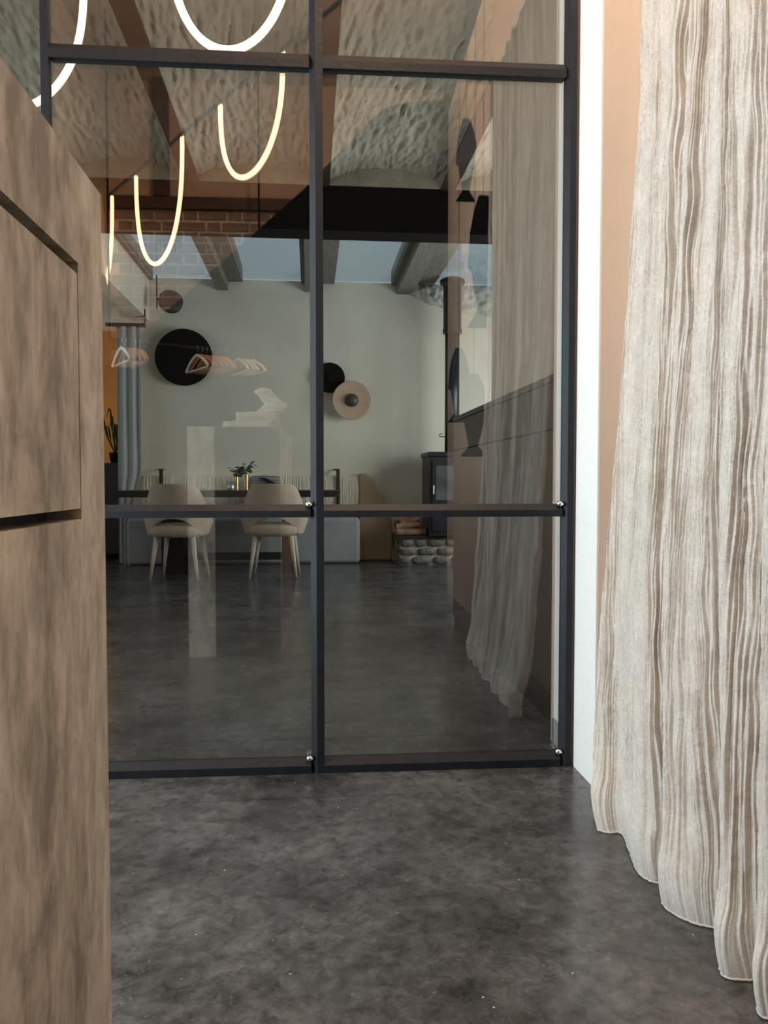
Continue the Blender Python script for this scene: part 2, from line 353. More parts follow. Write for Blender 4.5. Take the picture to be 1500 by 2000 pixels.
# steel beams and plastered vaults
st = 0.925; bx0 = at(375, 352, Y=YB).x
beams = [bx0 + st * i for i in range(-3, 5)]
for i, x in enumerate(beams):
    bm = bmesh.new()
    box(bm, (x - .055, 2.33, ZV - .012), (x + .055, YB, ZV + .004)); box(bm, (x - .008, 2.33, ZV + .004), (x + .008, YB, ZV + .19))
    struct(obj('trim_%d' % (i + 1), bm, 'rust_beam'))
def vault(x0, x1, y0, y1, name):
    bm = bmesh.new(); nx, ny = 84, 210; g = []
    for j in range(ny + 1):
        y = y0 + (y1 - y0) * j / ny; row = []
        for i in range(nx + 1):
            a = i / nx; x = x0 + (x1 - x0) * a
            z = ZV + 0.012 + 0.115 * (1 - (2 * a - 1) ** 2)
            n1 = noise.noise(V((x * 24 + y * 2, y * 4.5, 1.7))); n2 = noise.noise(V((x * 44 + y * 6, y * 13, 5)))
            n3 = noise.noise(V((x * 4, y * 2, 9)))
            z += 0.014 * (abs(n1) * 2 - .6) + 0.009 * n2 + 0.010 * n3
            row.append(bm.verts.new((x, y, z)))
        g.append(row)
    for j in range(ny):
        for i in range(nx): bm.faces.new((g[j][i], g[j][i + 1], g[j + 1][i + 1], g[j + 1][i]))
    o = struct(obj(name, bm, 'vault_white', smooth=True)); return o
for i in range(len(beams) - 1): vault(beams[i] + .008, beams[i + 1] - .008, 2.33, YB, 'ceiling' if i == 0 else 'ceiling.%03d' % i)
wallbox('ceiling_slab', (-3.7, 2.3, 3.3), (3.0, YB + .25, 3.4), 'back_plaster')
# plaster lunettes closing the vaults against the beam
for i in range(len(beams) - 1):
    bm = bmesh.new(); prism(bm, [(beams[i] + .008, ZV - .004), (beams[i + 1] - .008, ZV - .004), (beams[i + 1] - .008, ZV + .16), (beams[i] + .008, ZV + .16)], .03, 'Y', YB - .03)
    struct(obj('trim_%d' % (60 + i), bm, 'vault_white'))
# black cross beam (I section)
zb = at(750, 450, Y=YB).z
bm = bmesh.new(); box(bm, (-3.6, YB, zb), (2.9, YB + .02, 3.3)); box(bm, (-3.6, YB + .02, zb + .02), (2.9, YB + .2, 3.3)); box(bm, (-3.6, YB - .012, zb - .016), (2.9, YB + .21, zb + .004))
struct(obj('trim_20', bm, 'beam_black'))
# glass roof: timber rafters with panes between
ZS = 2.95
edges = []     # measured pane edges along the back wall
for l, r in ((299, 417), (474, 588), (653, 764), (846, 1010)):
    edges.append((at(l, 560, Y=YW).x, at(r, 560, Y=YW).x))
edges = [(-3.5, -2.75), (-2.55, edges[0][0] - .27)] + edges + [(edges[-1][1] + .2, 2.85)]
prev = -3.6
ri = 21
for k, (l, r) in enumerate(edges + [(2.9, None)]):
    if l - prev > .02:
        bm = bmesh.new(); box(bm, (prev, YB + .2, ZS - .0), (l, YW, ZS + .16))
        if l - prev > .12: box(bm, (prev + (l - prev) * .12, YB + .2, ZS - .09), (prev + (l - prev) * .50, YW, ZS))
        struct(obj('trim_%d' % ri, bm, 'timber_grey')); ri += 1
    if r is None: break
    win = struct(bx('window_%d' % (k + 3), (l, YB + .2, ZS + .05), (r, YB + .24, ZS + .12), 'timber_grey'))
    bx('pane', (l, YB + .24, ZS + .03), (r, YW, ZS + .045), 'sky_glass', win)
    prev = r
# rough stone at the top of the back wall on the right
bm = bmesh.new(); a = at(795, 560, Y=YW); b = at(1010, 560, Y=YW)
nx, nz = 90, 22; g = []
for j in range(nz + 1):
    row = []
    for i in range(nx + 1):
        u = i / nx; v = j / nz; x = a.x + (b.x - a.x) * u
        zlow = 2.885 - 0.22 * min(1, u * 2.2) ** .7 if u < .6 else 2.665 - .12 * (u - .6)
        zlow += .02 * noise.noise(V((x * 9, 0, 3)))
        z = zlow + (2.97 - zlow) * v
        y = YW - .02 - .07 * math.sin(PI * min(1, v * 1.0 + .05)) ** .5 - .05 * (noise.noise(V((x * 11, z * 11, 1))) + .5 * noise.noise(V((x * 25, z * 25, 1))))
        row.append(bm.verts.new((x, y if j not in (0,) else YW, z)))
    g.append(row)
for j in range(nz):
    for i in range(nx): bm.faces.new((g[j][i], g[j][i + 1], g[j + 1][i + 1], g[j + 1][i]))
struct(obj('trim_40', bm, 'stone_white', smooth=True))

# ---- hall (camera side)
rx = at(1117, 1493, Z=0).x; ry = at(1162, 1540, Z=0).y
rv = struct(bx('trim_50', (rx, ry, 0), (rx + .005, 2.262, 3.45), 'reveal_white'))
struct(bx('trim_51', (rx - .002, 2.305, 0.09), (rx + .004, 2.45, 3.2), 'reveal_white'))
struct(bx('trim_52', (rx - .008, 2.305, 0.0), (rx + .004, 2.45, 0.089), 'sill_grey'))
wallbox('wall_front', (rx + .005, ry - .0, 0), (3.0, 2.50, 3.45), 'beige_wall')
wrh = wallbox('wall_right', (XR + .02, -1.45, 0), (XR + .3, ry, 3.65), 'beige_wall')
wallbox('ceiling_hall', (-1.8, -2.6, 3.95), (3.0, 2.3, 4.05), 'tan_plaster')
wallbox('wall_front_upper', (-1.75, 2.27, 3.2), (3.0, 2.33, 3.95), 'tan_plaster')
wh = wallbox('wall_left_hall', (-1.78, -2.6, 0), (-1.68, -1.0, 3.95), 'tan_plaster')
bx('pier', (-1.78, 0.40, 0), (-1.68, 0.75, 3.95), 'tan_plaster', wh)
bx('lintel', (-1.78, -1.0, 2.5), (-1.68, .40, 3.95), 'tan_plaster', wh)
bx('parapet', (-1.78, -1.0, 0), (-1.68, .40, 0.9), 'tan_plaster', wh)
winframe('window_12', -1.73, -1.0, .40, 0.9, 2.5, 2)  # unseen window added to carry the rear fill daylight
bx('lintel', (-1.78, .75, 2.55), (-1.68, 2.3, 3.95), 'tan_plaster', wh)
bx('parapet', (-1.78, .75, 0), (-1.68, 2.3, 0.12), 'reveal_white', wh)
winframe('window_11', -1.73, .75, 2.1, 0.12, 2.55, 2)
wallbox('wall_side_stub', (-3.7, 2.2, 0), (-1.68, 2.3, 3.95), 'back_plaster')
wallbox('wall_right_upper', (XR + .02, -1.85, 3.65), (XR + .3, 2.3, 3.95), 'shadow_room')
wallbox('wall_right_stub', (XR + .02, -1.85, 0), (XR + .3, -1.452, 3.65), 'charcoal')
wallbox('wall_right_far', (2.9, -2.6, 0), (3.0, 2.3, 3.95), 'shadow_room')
# brick wall behind the camera: mortar bed, steel lintel, plaster above
zl1 = mat(400, 388, Y=YN).z; zl0 = mat(400, 411, Y=YN).z
wk = wallbox('wall_brick', (-1.78, YN - .2, 0), (3.0, YN - .004, zl0), 'mortar')
bx('steel_lintel', (-1.78, YN - .05, zl0), (3.0, YN + .05, zl1), 'rust_beam', wk)
bx('plaster_field', (-1.78, YN - .2, zl1), (3.0, YN, 3.95), 'tan_plaster', wk)
pa = mat(299, 300, Y=YN + .05).x; pb = mat(328, 300, Y=YN + .05).x
bx('steel_post', (pa, YN, zl1), (pb, YN + .07, 3.95), 'rust_beam', wk)
meshes = {}
def brickmesh(kind, w, d, h, amp, m):
    bm = bmesh.new(); box(bm, (-w / 2, 0, -h / 2), (w / 2, d, h / 2))
    bmesh.ops.subdivide_edges(bm, edges=[e for e in bm.edges if abs(e.verts[0].co.x - e.verts[1].co.x) > w * .9], cuts=2)
    for v in bm.verts:
        v.co += V((random.uniform(-amp, amp), 0 if v.co.y < d / 2 else random.uniform(-amp, amp), random.uniform(-amp, amp)))
    bmesh.ops.recalc_face_normals(bm, faces=bm.faces[:])
    me = bpy.data.meshes.new('brick'); bm.to_mesh(me); bm.free(); me.materials.append(M[m]); return me
BL = [brickmesh(0, .205, .016, .062, .004, 'brick') for _ in range(5)]; BS = [brickmesh(0, .098, .016, .062, .004, 'brick') for _ in range(5)]
row = 0; z = zl0 - .04
while z > 1.15:
    x = -1.66 + (0.06 if row % 2 else 0); k = row % 2
    while x < (0.30 if z > 1.7 else -1.0):
        long = k % 2 == 0
        o = bpy.data.objects.new('brick', random.choice(BL if long else BS)); C.objects.link(o); o.parent = wk
        wd = .205 if long else .098
        o.location = (x + wd / 2, YN - .006 + random.uniform(0, .006), z); x += wd + .018; k += 1
    z -= .084; row += 1

# steel framed staircase enclosure with a sloping top, behind the clothes rail
YP = -1.45
pts = [mat(q[0], q[1], Y=YP) for q in ((205, 721), (240, 690), (600, 370), (730, 236), (752, 216), (780, 205), (830, 200), (885, 200))]
out = [(min(p.x, XR + .015), p.z) for p in pts]; out = [(-1.66, 0), (-1.66, out[0][1] - .06)] + out + [(XR + .02, out[-1][1]), (XR + .02, 0)]
bm = bmesh.new(); prism(bm, out, .06, 'Y', YP - .06); o = struct(obj('wall_stair', bm, 'charcoal'))
bm = bmesh.new()
for i in range(2, len(out) - 3):
    a, b = V((out[i][0], YP - .03, out[i][1])), V((out[i + 1][0], YP - .03, out[i + 1][1]))
    tube(bm, [a, b], .03, 6)
obj('stair_capping', bm, 'charcoal', o)

# ================================================================ GLAZED PARTITION
gp = thing('glazed_partition', 'black steel-framed glass partition of six visible panes between hall and dining room', 'partition', G0, -GA)
def gl(x, y):
    p = glass(x, y) - G0; return (p.x * math.cos(GA) - p.y * math.sin(GA), p.z)
def ridge_v(bm, x0, x1, z0, z1):
    xm = (x0 + x1) / 2; xq = x0 + (x1 - x0) * .44; prism(bm, [(x0, 0), (x0, -.003), (xq, -.017), (x1, -.017), (x1, 0), (x1 - .006, .026), (x0 + .006, .026)], z1 - z0, 'Z', z0)
def ridge_h(bm, z0, z1, x0, x1):
    zm = (z0 + z1) / 2; zq = z1 - (z1 - z0) * .48; prism(bm, [(0, z0), (-.017, z0), (-.017, zq), (-.003, z1), (0, z1), (.026, z1 - .006), (.026, z0 + .006)], x1 - x0, 'X', x0)
TOP = 3.19
pl0, pl1 = gl(79, 110)[0], gl(98, 110)[0]; pc0, pc1 = gl(606, 800)[0], gl(632, 800)[0]; pr0, pr1 = gl(1097, 800)[0], gl(1118, 800)[0]
zr = [(0.0, gl(613, 1478)[1]), (gl(613, 1010)[1], gl(613, 985)[1]), (gl(613, 138)[1], gl(613, 107)[1]), (TOP - .04, TOP)]
for (a, b, z1_) in ((pl0, pl1, TOP), (pc0, pc1, TOP), (pr0, pr1, TOP)):
    bm = bmesh.new(); ridge_v(bm, a, b, 0, z1_); obj('post', bm, 'bar_steel', gp)
for (z0_, z1_) in zr:
    for (a, b) in ((pl1, pc0), (pc1, pr0)):
        bm = bmesh.new(); ridge_h(bm, z0_, z1_, a, b); obj('rail', bm, 'bar_steel', gp)
for i in range(3):
    for (a, b) in ((pl1, pc0), (pc1, pr0)):
        bx('glass_pane', (a - .005, 0.002, zr[i][1] - .004), (b + .005, 0.010, zr[i + 1][0] + .004), 'pane_glass', gp)
for (x, z) in ((pc0 - .004, zr[0][1]), (pr0 - .004, zr[0][1]), (pr0 - .006, zr[1][1]), (pc0 - .004, zr[1][1])):
    bm = bmesh.new(); bmesh.ops.create_icosphere(bm, subdivisions=2, radius=.009)
    for v in bm.verts: v.co = V((v.co.x * 1.3, v.co.y, v.co.z)) + V((noise.noise(v.co * 200), 0, noise.noise(v.co * 150))) * .003
    obj('weld_bead', bm, 'chrome', gp, smooth=True, loc=(x, -.014, z))

# ================================================================ CONCRETE DESK (left foreground)
YE = mat(550, 1283, Z=0).y - 0.01
XF = at(209, 1300, Y=YE).x; ZT = at(212, 380, Y=YE).z
desk = thing('plastered_counter', 'tall brown limewashed plaster counter filling the left foreground', 'counter', (XF, YE, 0))
W = mat(370, 1283, Z=0).x - XF
g1 = at(152, 524, X=XF); g1b = at(0, 378, X=XF); g2 = at(156, 1004, X=XF); g3 = at(0, 1021, X=XF)
ty = (g1.y - YE); tz = g1.z; bz = g2.z
bm = bmesh.new()
y0 = -1.0
box(bm, (W, y0, 0), (-.03, 0, ZT))                                  # core
box(bm, (-.03, y0, tz + .0045), (0, 0, ZT)); box(bm, (-.03, ty + .0003, 0), (0, 0, tz + .0045)); box(bm, (-.03, y0, 0), (0, ty + .0003, bz - .0045))
obj('body', bm, 'brown_limewash', desk)
bm = bmesh.new(); box(bm, (-.029, y0, bz + .0045), (-.0006, ty - .0001, tz - .0045)); obj('door', bm, 'brown_limewash', desk)
bm = bmesh.new(); box(bm, (-.0299, y0, bz - .006), (-.028, ty, bz + .006)); box(bm, (-.0299, y0, tz - .006), (-.028, ty, tz + .006)); obj('recess', bm, 'joint', desk)

bx('end_shade_sheet', (W + .13, -.004, .0), (-.003, .004, ZT - .004), 'counter_dark', desk)  # dark sheet puts shade on the counter end, leaving a pale lit strip
# things lying on the counter, seen in the glass only
def lump(name, lo, hi, m, parent=None, seed=0, amp=.012, sub=3, r=.35):
    bm = bmesh.new(); bmesh.ops.create_cube(bm, size=1); bmesh.ops.subdivide_edges(bm, edges=bm.edges[:], cuts=7, use_grid_fill=True)
    c = (V(lo) + V(hi)) / 2; s = V(hi) - V(lo)
    for v in bm.verts:
        n = v.co.normalized() * .62; q = v.co.lerp(n, r); p = V((q.x * s.x, q.y * s.y, q.z * s.z))
        p += V((noise.noise(p * 9 + V((seed, 0, 0))), noise.noise(p * 9 + V((0, seed, 3))), noise.noise(p * 9 + V((5, 0, seed))) * .6)) * amp
        v.co = p + c
    return obj(name, bm, m, parent, smooth=True)
ys = .28
a = mat(438, 852, Y=ys); b = mat(600, 820, Y=ys); b.x = min(b.x, XF - .03)
st_ = thing('folded_towel', 'loosely folded white towel spread on the plaster counter top, mirrored in the glass', 'towel', ((a.x + b.x) / 2, ys, ZT))
w_ = (b.x - a.x) / 2
lump('lower_fold', (-w_, -.1, 0), (w_ * .75, .1, .055), 'white_cloth', st_, 3, .01, r=.15)
lump('upper_fold', (-w_ * .55, -.09, .05), (w_ * .9, .09, .105), 'white_cloth', st_, 8, .012, r=.2)
c = mat(525, 800, Y=ys + .02)
tw = thing('crumpled_paper', 'upright crumpled white paper twist beside the folded towel', 'paper', (c.x, ys + .03, ZT + .105))
bm = bmesh.new(); n_ = 26; rings = []
for j in range(n_):
    t = j / (n_ - 1); rr = .055 * (1 - t) ** .7 + .018 + .018 * math.exp(-((t - .85) / .12) ** 2)
    rings.append([bm.verts.new(((rr * (1 + .35 * noise.noise(V((k * .9, t * 7, 1))))) * math.cos(2 * PI * k / 18) + .03 * math.sin(t * 5), rr * .6 * (1 + .4 * noise.noise(V((k, t * 6, 4)))) * math.sin(2 * PI * k / 18), t * .13)) for k in range(18)])
for j in range(n_ - 1):
    for k in range(18): bm.faces.new((rings[j][k], rings[j][(k + 1) % 18], rings[j + 1][(k + 1) % 18], rings[j + 1][k]))
bm.faces.new(rings[-1]); bm.faces.new(rings[0][::-1]); obj('twist', bm, 'white_cloth', tw)

# ================================================================ LINEN CURTAIN (right foreground)
hem_px = [(1168, 1620), (1188, 1626), (1215, 1628), (1232, 1665), (1245, 1700), (1275, 1722), (1310, 1725), (1296, 1765), (1350, 1800), (1435, 1822), (1412, 1850), (1408, 1892), (1425, 1910), (1500, 1918), (1485, 1950), (1490, 1985)]
hem = [at(x, y, Z=.004) for x, y in hem_px]
hem += [V((.765, 1.13, 0)), V((.78, 1.08, 0)), V((.72, 1.05, 0)), V((.715, 1.0, 0)), V((.775, .97, 0)), V((.77, .92, 0)), V((.72, .90, 0)), V((.71, .86, 0))]
def catmull(P, n):
    Q = [P[0] * 2 - P[1]] + P + [P[-1] * 2 - P[-2]]; o = []
    for i in range(1, len(Q) - 2):
        for k in range(n):
            t = k / n; a, b, c, d = Q[i - 1], Q[i], Q[i + 1], Q[i + 2]
            o.append(.5 * ((2 * b) + (c - a) * t + (2 * a - 5 * b + 4 * c - d) * t * t + (3 * b - a - 3 * c + d) * t ** 3))
    o.append(P[-1]); return o
def resample(P, n):
    L = [0]
    for i in range(1, len(P)): L.append(L[-1] + (P[i] - P[i - 1]).length)
    o = []; j = 0
    for k in range(n):
        s = L[-1] * k / (n - 1)
        while j < len(L) - 2 and L[j + 1] < s: j += 1
        t = (s - L[j]) / max(1e-9, L[j + 1] - L[j]); o.append(P[j].lerp(P[j + 1], min(1, t)))
    return o, L[-1]
NU, NVV = 1000, 340
H, LEN = resample(catmull(hem, 14), NU)
ZC = 2.68
edge_px = [(1260, 0), (1250, 300), (1232, 560), (1222, 700), (1205, 900), (1185, 1100), (1172, 1300), (1163, 1450), (1162, 1540)]
ex = [.83, .82, .81, .80, .78, .76, .74, .72, .70]
ed = sorted([(at(x, y, X=e).z, at(x, y, X=e).y, e) for (x, y), e in zip(edge_px, ex)]); ed = [(0, hem[0].y, .70)] + ed
ed.append((ZC, ed[-1][1], .835))
def edge_y(z, k=1):
    for i in range(len(ed) - 1):
        if ed[i][0] <= z <= ed[i + 1][0]:
            t = (z - ed[i][0]) / max(1e-6, ed[i + 1][0] - ed[i][0]); return ed[i][k] + (ed[i + 1][k] - ed[i][k]) * t
    return ed[-1][k]
YT = edge_y(ZC)
bm = bmesh.new(); uvl = bm.loops.layers.uv.new('UVMap'); G = []
FOLD = LEN * 1.0
for j in range(NVV + 1):
    z = ZC * (j / NVV) ** 1.0
    ye, xe = edge_y(z), edge_y(z, 2)
    k = min(1, z / 1.3); k = k * (2 - k); sx = min(1, max(0, (xe - .70) / .13))
    line = []
    for i in range(NU):
        u = i / (NU - 1)
        ln = ye + (.87 - ye) * u + .010 * math.sin(u * 60)
        xt = .83 + (.018 * math.sin(u * 2 * PI * 9 + .8 * math.sin(u * 20 + z * .5)) - .012) * min(1, u * 4)
        hx_ = H[i].x; kk = k * (.92 + .08 * max(0, 1 - u * 10))
        y = H[i].y * (1 - kk) + ln * kk + (ye - ed[0][1]) * (1 - kk) * max(0, 1 - u * 6)
        sx_ = sx * (.92 + .08 * max(0, 1 - u * 10)); x = hx_ * (1 - sx_) + xt * sx_
        line.append(V((x, y, z)))
    G.append(line)
rows = []
for j in range(NVV + 1):
    z = G[j][0].z; line = G[j]; row = []
    grow = min(1, .25 + z / .35)
    for i in range(NU):
        p = line[i]; t = line[min(i + 1, NU - 1)] - line[max(i - 1, 0)]; n = V((t.y, -t.x, 0))
        n = n.normalized() if n.length > 1e-7 else V((-1, 0, 0))
        u = i / (NU - 1) * LEN
        warp = .035 * noise.noise(V((u * 5, z * 1.3, 2))) + .010 * noise.noise(V((u * 20, z * 8, 7)))
        uu = u + warp
        c1 = noise.noise(V((uu * 26, z * .9, 11))); c2 = noise.noise(V((uu * 88, z * 1.8, 4))); c3 = noise.noise(V((uu * 170, z * 4.5, 8)))
        c4 = noise.noise(V((uu * 150, z * 2.6, 21)))
        cr = .0030 * c1 + .0084 * (abs(c2) * 2 - .7) + .0058 * (abs(c4) * 2 - .6) + .0034 * c3
        cr += .0020 * noise.noise(V((u * 60, z * 45, 3)))
        q = p - n * cr * grow; q.x = min(q.x, XR + .010)
        if z < .12: q += V((-.006, 0, 0)) * math.sin(PI * z / .12) * (1 + noise.noise(V((u * 18, 0, 0))))
        q.z = max(.003, z + (.0 if j else .002)); row.append(bm.verts.new(q))
    rows.append(row)
for j in range(NVV):
    for i in range(NU - 1):
        f = bm.faces.new((rows[j][i], rows[j][i + 1], rows[j + 1][i + 1], rows[j + 1][i]))
        for l, (a_, b_) in zip(f.loops, ((i, j), (i + 1, j), (i + 1, j + 1), (i, j + 1))): l[uvl].uv = (a_ / (NU - 1) * LEN, b_ / NVV * ZC)
hemline = [v.co.copy() for v in rows[0]][::4]
cur = thing('linen_curtain', 'long crinkled off-white linen curtain trailing on the floor in the right foreground', 'curtain', (0.75, 1.5, 0))
o = obj('cloth', bm, 'gauze_linen', cur, smooth=True); o.matrix_parent_inverse = Matrix.Translation((-.75, -1.5, 0))
bm = bmesh.new(); tube(bm, [p + V((0, 0, .001)) for p in hemline], .0022, 6); o = obj('hem', bm, 'gauze_linen', cur, smooth=True); o.matrix_parent_inverse = Matrix.Translation((-.75, -1.5, 0))
bm = bmesh.new(); box(bm, (.80, .84, ZC - .005), (.86, 1.98, ZC + .03)); tk = obj('curtain_track', bm, 'beige_wall'); tag(tk, 'beige curtain track on the wall above the linen curtain', 'curtain track')
bm = bmesh.new(); box(bm, (.86, .84, ZC - .005), (XR + .02, 1.98, ZC + .02)); obj('bracket', bm, 'beige_wall', tk)

# ================================================================ DRAPED LED LIGHTS
def loop(bm, a, b, zlow, r=.0135, seg=10, n=44, pw=.75):
    pts = []
    for k in range(n + 1):
        t = PI * k / n; c = (1 - math.cos(t)) / 2; top = a.z + (b.z - a.z) * c
        pts.append(V((a.x + (b.x - a.x) * c, a.y + (b.y - a.y) * c, top - (top - zlow) * math.sin(t) ** pw)))
    tube(bm, pts, r, seg)
ZL = 3.0
lh = thing('draped_tube_light', 'warm glowing flexible tube light in loops on a diagonal black rod, mirrored in the glass', 'lamp', mat(420, 210, Z=ZL))
def addp(o, parent): o.parent = parent; o.matrix_parent_inverse = Matrix.Translation(-V(parent.location)); return o
bm = bmesh.new(); A, B = mat(212, 381, Z=ZL), mat(668, -3, Z=ZL); tube(bm, [A, B + (B - A) * .2], .011, 8); addp(obj('rod', bm, 'steel_black'), lh)
for (x0, y0_, x1, y1, xb, yb) in ((430, 203, 552, 100, 490, 340), (265, 343, 355, 265, 335, 513), (150, 440, 218, 382, 195, 600)):
    a, b = mat(x0, y0_, Z=ZL), mat(x1, y1, Z=ZL); m_ = (a + b) / 2; zl = mat(xb, yb, Y=m_.y).z
    bm = bmesh.new(); loop(bm, a, b, zl); addp(obj('light_tube', bm, 'led', smooth=True), lh)
for x, y in ((300, 308), (600, 55)):
    a = mat(x, y, Z=ZL); bm = bmesh.new(); tube(bm, [a, V((a.x, a.y, 3.95))], .002, 5); addp(obj('suspension_wire', bm, 'steel_black'), lh)
ld = thing('draped_tube_light', 'bright tube light loops hanging under the vault just behind the glass at top left', 'lamp', (-.7, 3.2, ZL - .03))
Za = 2.96
a0 = at(165, 100, Y=3.45)
A1 = V((a0.x - .62, 3.62, Za)); B1 = V((a0.x + .02, 3.38, Za)); zb_ = at(95, 207, Y=3.45).z
bm = bmesh.new(); loop(bm, A1, B1, zb_, .0150, pw=.62); addp(obj('light_tube', bm, 'led_dining', smooth=True), ld)
Yb = 3.02; c_ = at(457, 98, Y=Yb); A2 = V((c_.x - .245, Yb + .06, Za)); B2 = V((c_.x + .225, Yb - .06, Za))
bm = bmesh.new(); loop(bm, A2, B2, c_.z, .0150, pw=.78); addp(obj('light_tube', bm, 'led_dining', smooth=True), ld)
bm = bmesh.new(); tube(bm, [A1 + (A1 - B2) * .05, B2 + (B2 - A1) * .1], .010, 8); addp(obj('rod', bm, 'steel_black'), ld)
for f_ in (.2, .8):
    q = A1.lerp(B2, f_); bm = bmesh.new(); tube(bm, [q, V((q.x, q.y, ZV + .08))], .003, 5); addp(obj('suspension_wire', bm, 'steel_black'), ld)

# ================================================================ CLOTHES RAIL + HANGERS (mirrored in the glass)
ZH = 1.80
ra, rb = mat(228, 663, Z=ZH), mat(500, 691, Z=ZH)
dr = (rb - ra).normalized(); rb = rb + dr * .03; ra = ra - dr * .05
rail = thing('clothes_rail', 'black metal clothes rail hung with wooden hangers behind the viewer, mirrored in the glass', 'clothes rail', ((ra.x + rb.x) / 2, (ra.y + rb.y) / 2, ZH))
bm = bmesh.new(); tube(bm, [ra, rb], .012, 10); addp(obj('bar', bm, 'steel_black'), rail)
for q in (ra, rb):
    bm = bmesh.new(); tube(bm, [q, V((q.x, q.y, 3.949))], .007, 8); addp(obj('hanging_rod', bm, 'charcoal'), rail)
def hanger_parts(root, wm):
    # shoulders in local XZ plane, hook eye at origin
    bm = bmesh.new()
    pts = [V((-.21, 0, -.155)), V((-.15, 0, -.112)), V((-.07, 0, -.075)), V((0, 0, -.058)), V((.07, 0, -.075)), V((.15, 0, -.112)), V((.21, 0, -.155))]
    tube(bm, catmull(pts, 4), .011, 8)
    obj('shoulder', bm, wm, root, smooth=True)
    bm = bmesh.new(); tube(bm, [V((-.20, 0, -.158)), V((.20, 0, -.158))], .006, 6); obj('trouser_bar', bm, wm, root, smooth=True)
    bm = bmesh.new(); tube(bm, [V((0, 0, -.055)), V((0, 0, -.03))] + [V((.022 * math.sin(t), 0, -.008 - .022 * math.cos(t))) + V((0, 0, 0)) for t in [PI * .15 * k for k in range(0, 9)]], .0022, 6); obj('hook', bm, 'chrome', root, smooth=True)
protos = {}
hang_spots = [('left', [236, 245, 254, 263, 272]), ('middle', [384, 393, 402, 411, 420, 429, 438]), ('right', [463, 472, 481, 490])]
ang = math.atan2(dr.y, dr.x) + PI / 2
cnt = 0
for grp, xs in hang_spots:
    for i, x in enumerate(xs):
        y = 663 + (x - 232) * .106; p = mat(x, y, Z=ZH); t = (p - ra).dot(dr); p = ra + dr * t
        first = i == 0 and grp != 'right'
        kind = 'pale' if (first or (grp == 'right')) else 'wood'
        o_ = ['outermost', 'second', 'third', 'fourth', 'fifth', 'sixth', 'seventh'][i]
        lab = ('pale wooden coat hanger at the outer end of the %s cluster on the rail' % grp) if first else ('pale coat hanger, %s from the left in the rightmost cluster on the rail' % ('first' if i == 0 else o_) if grp == 'right' else 'reddish wooden coat hanger, %s from the left in the %s cluster on the rail' % (o_, grp))
        gname = None if first else '%s cluster of coat hangers' % grp
        loc = (p.x, p.y, ZH - .000 + .004)
        rz = ang + random.uniform(-.06, .06)
        if kind not in protos:
            h = thing('coat_hanger', lab, 'hanger', loc, rz, gname); hanger_parts(h, 'hanger_' + kind); protos[kind] = h
        else:
            h = dup(protos[kind], loc, rz, lab)
            if gname: h['group'] = gname
            elif 'group' in h: del h['group']

# ================================================================ HANGING FISH (mirrored)
def fish(label, px, ytop, ybot, wpx, X=.78, rot=0.0):
    ym = (ytop + ybot) / 2; c = mat(px, ym, X=X); t = mat(px, ytop, Y=c.y).z; b_ = mat(px, ybot, Y=c.y).z; h = t - b_
    wsc = h * wpx / (ybot - ytop)
    X = c.x
    right = [(.16, 1), (.34, .88), (.50, .70), (.40, .45), (.16, .13), (.48, 0)]; left = [(-.50, 0), (-.18, .13), (-.36, .42), (-.50, .46), (-.46, .56), (-.42, .72), (-.30, .88), (-.14, 1)]
    bm = bmesh.new(); prism(bm, [(x * wsc, z * h - h) for x, z in right + left], .012, 'Y', -.006)
    root = thing('fish_ornament', label, 'ornament', (X, c.y, t), rot, None)
    obj('fish_body', bm, 'charcoal', root, bevel=.003)
    bm = bmesh.new(); tube(bm, [V((0, 0, -.005)), V((0, 0, 3.949 - t))], .0016, 5); obj('string', bm, 'charcoal', root)
fish('topmost flat black fish-shaped ornament hanging by the beige wall', 911, 230, 393, 42)
fish('largest flat black fish-shaped ornament, hanging beside the curtain edge', 944, 380, 640, 62, .83)
fish('lower left flat black fish-shaped ornament in front of the flue reflection', 896, 679, 825, 42)
fish('lowest flat black fish-shaped ornament over the dark counter', 926, 730, 892, 54)

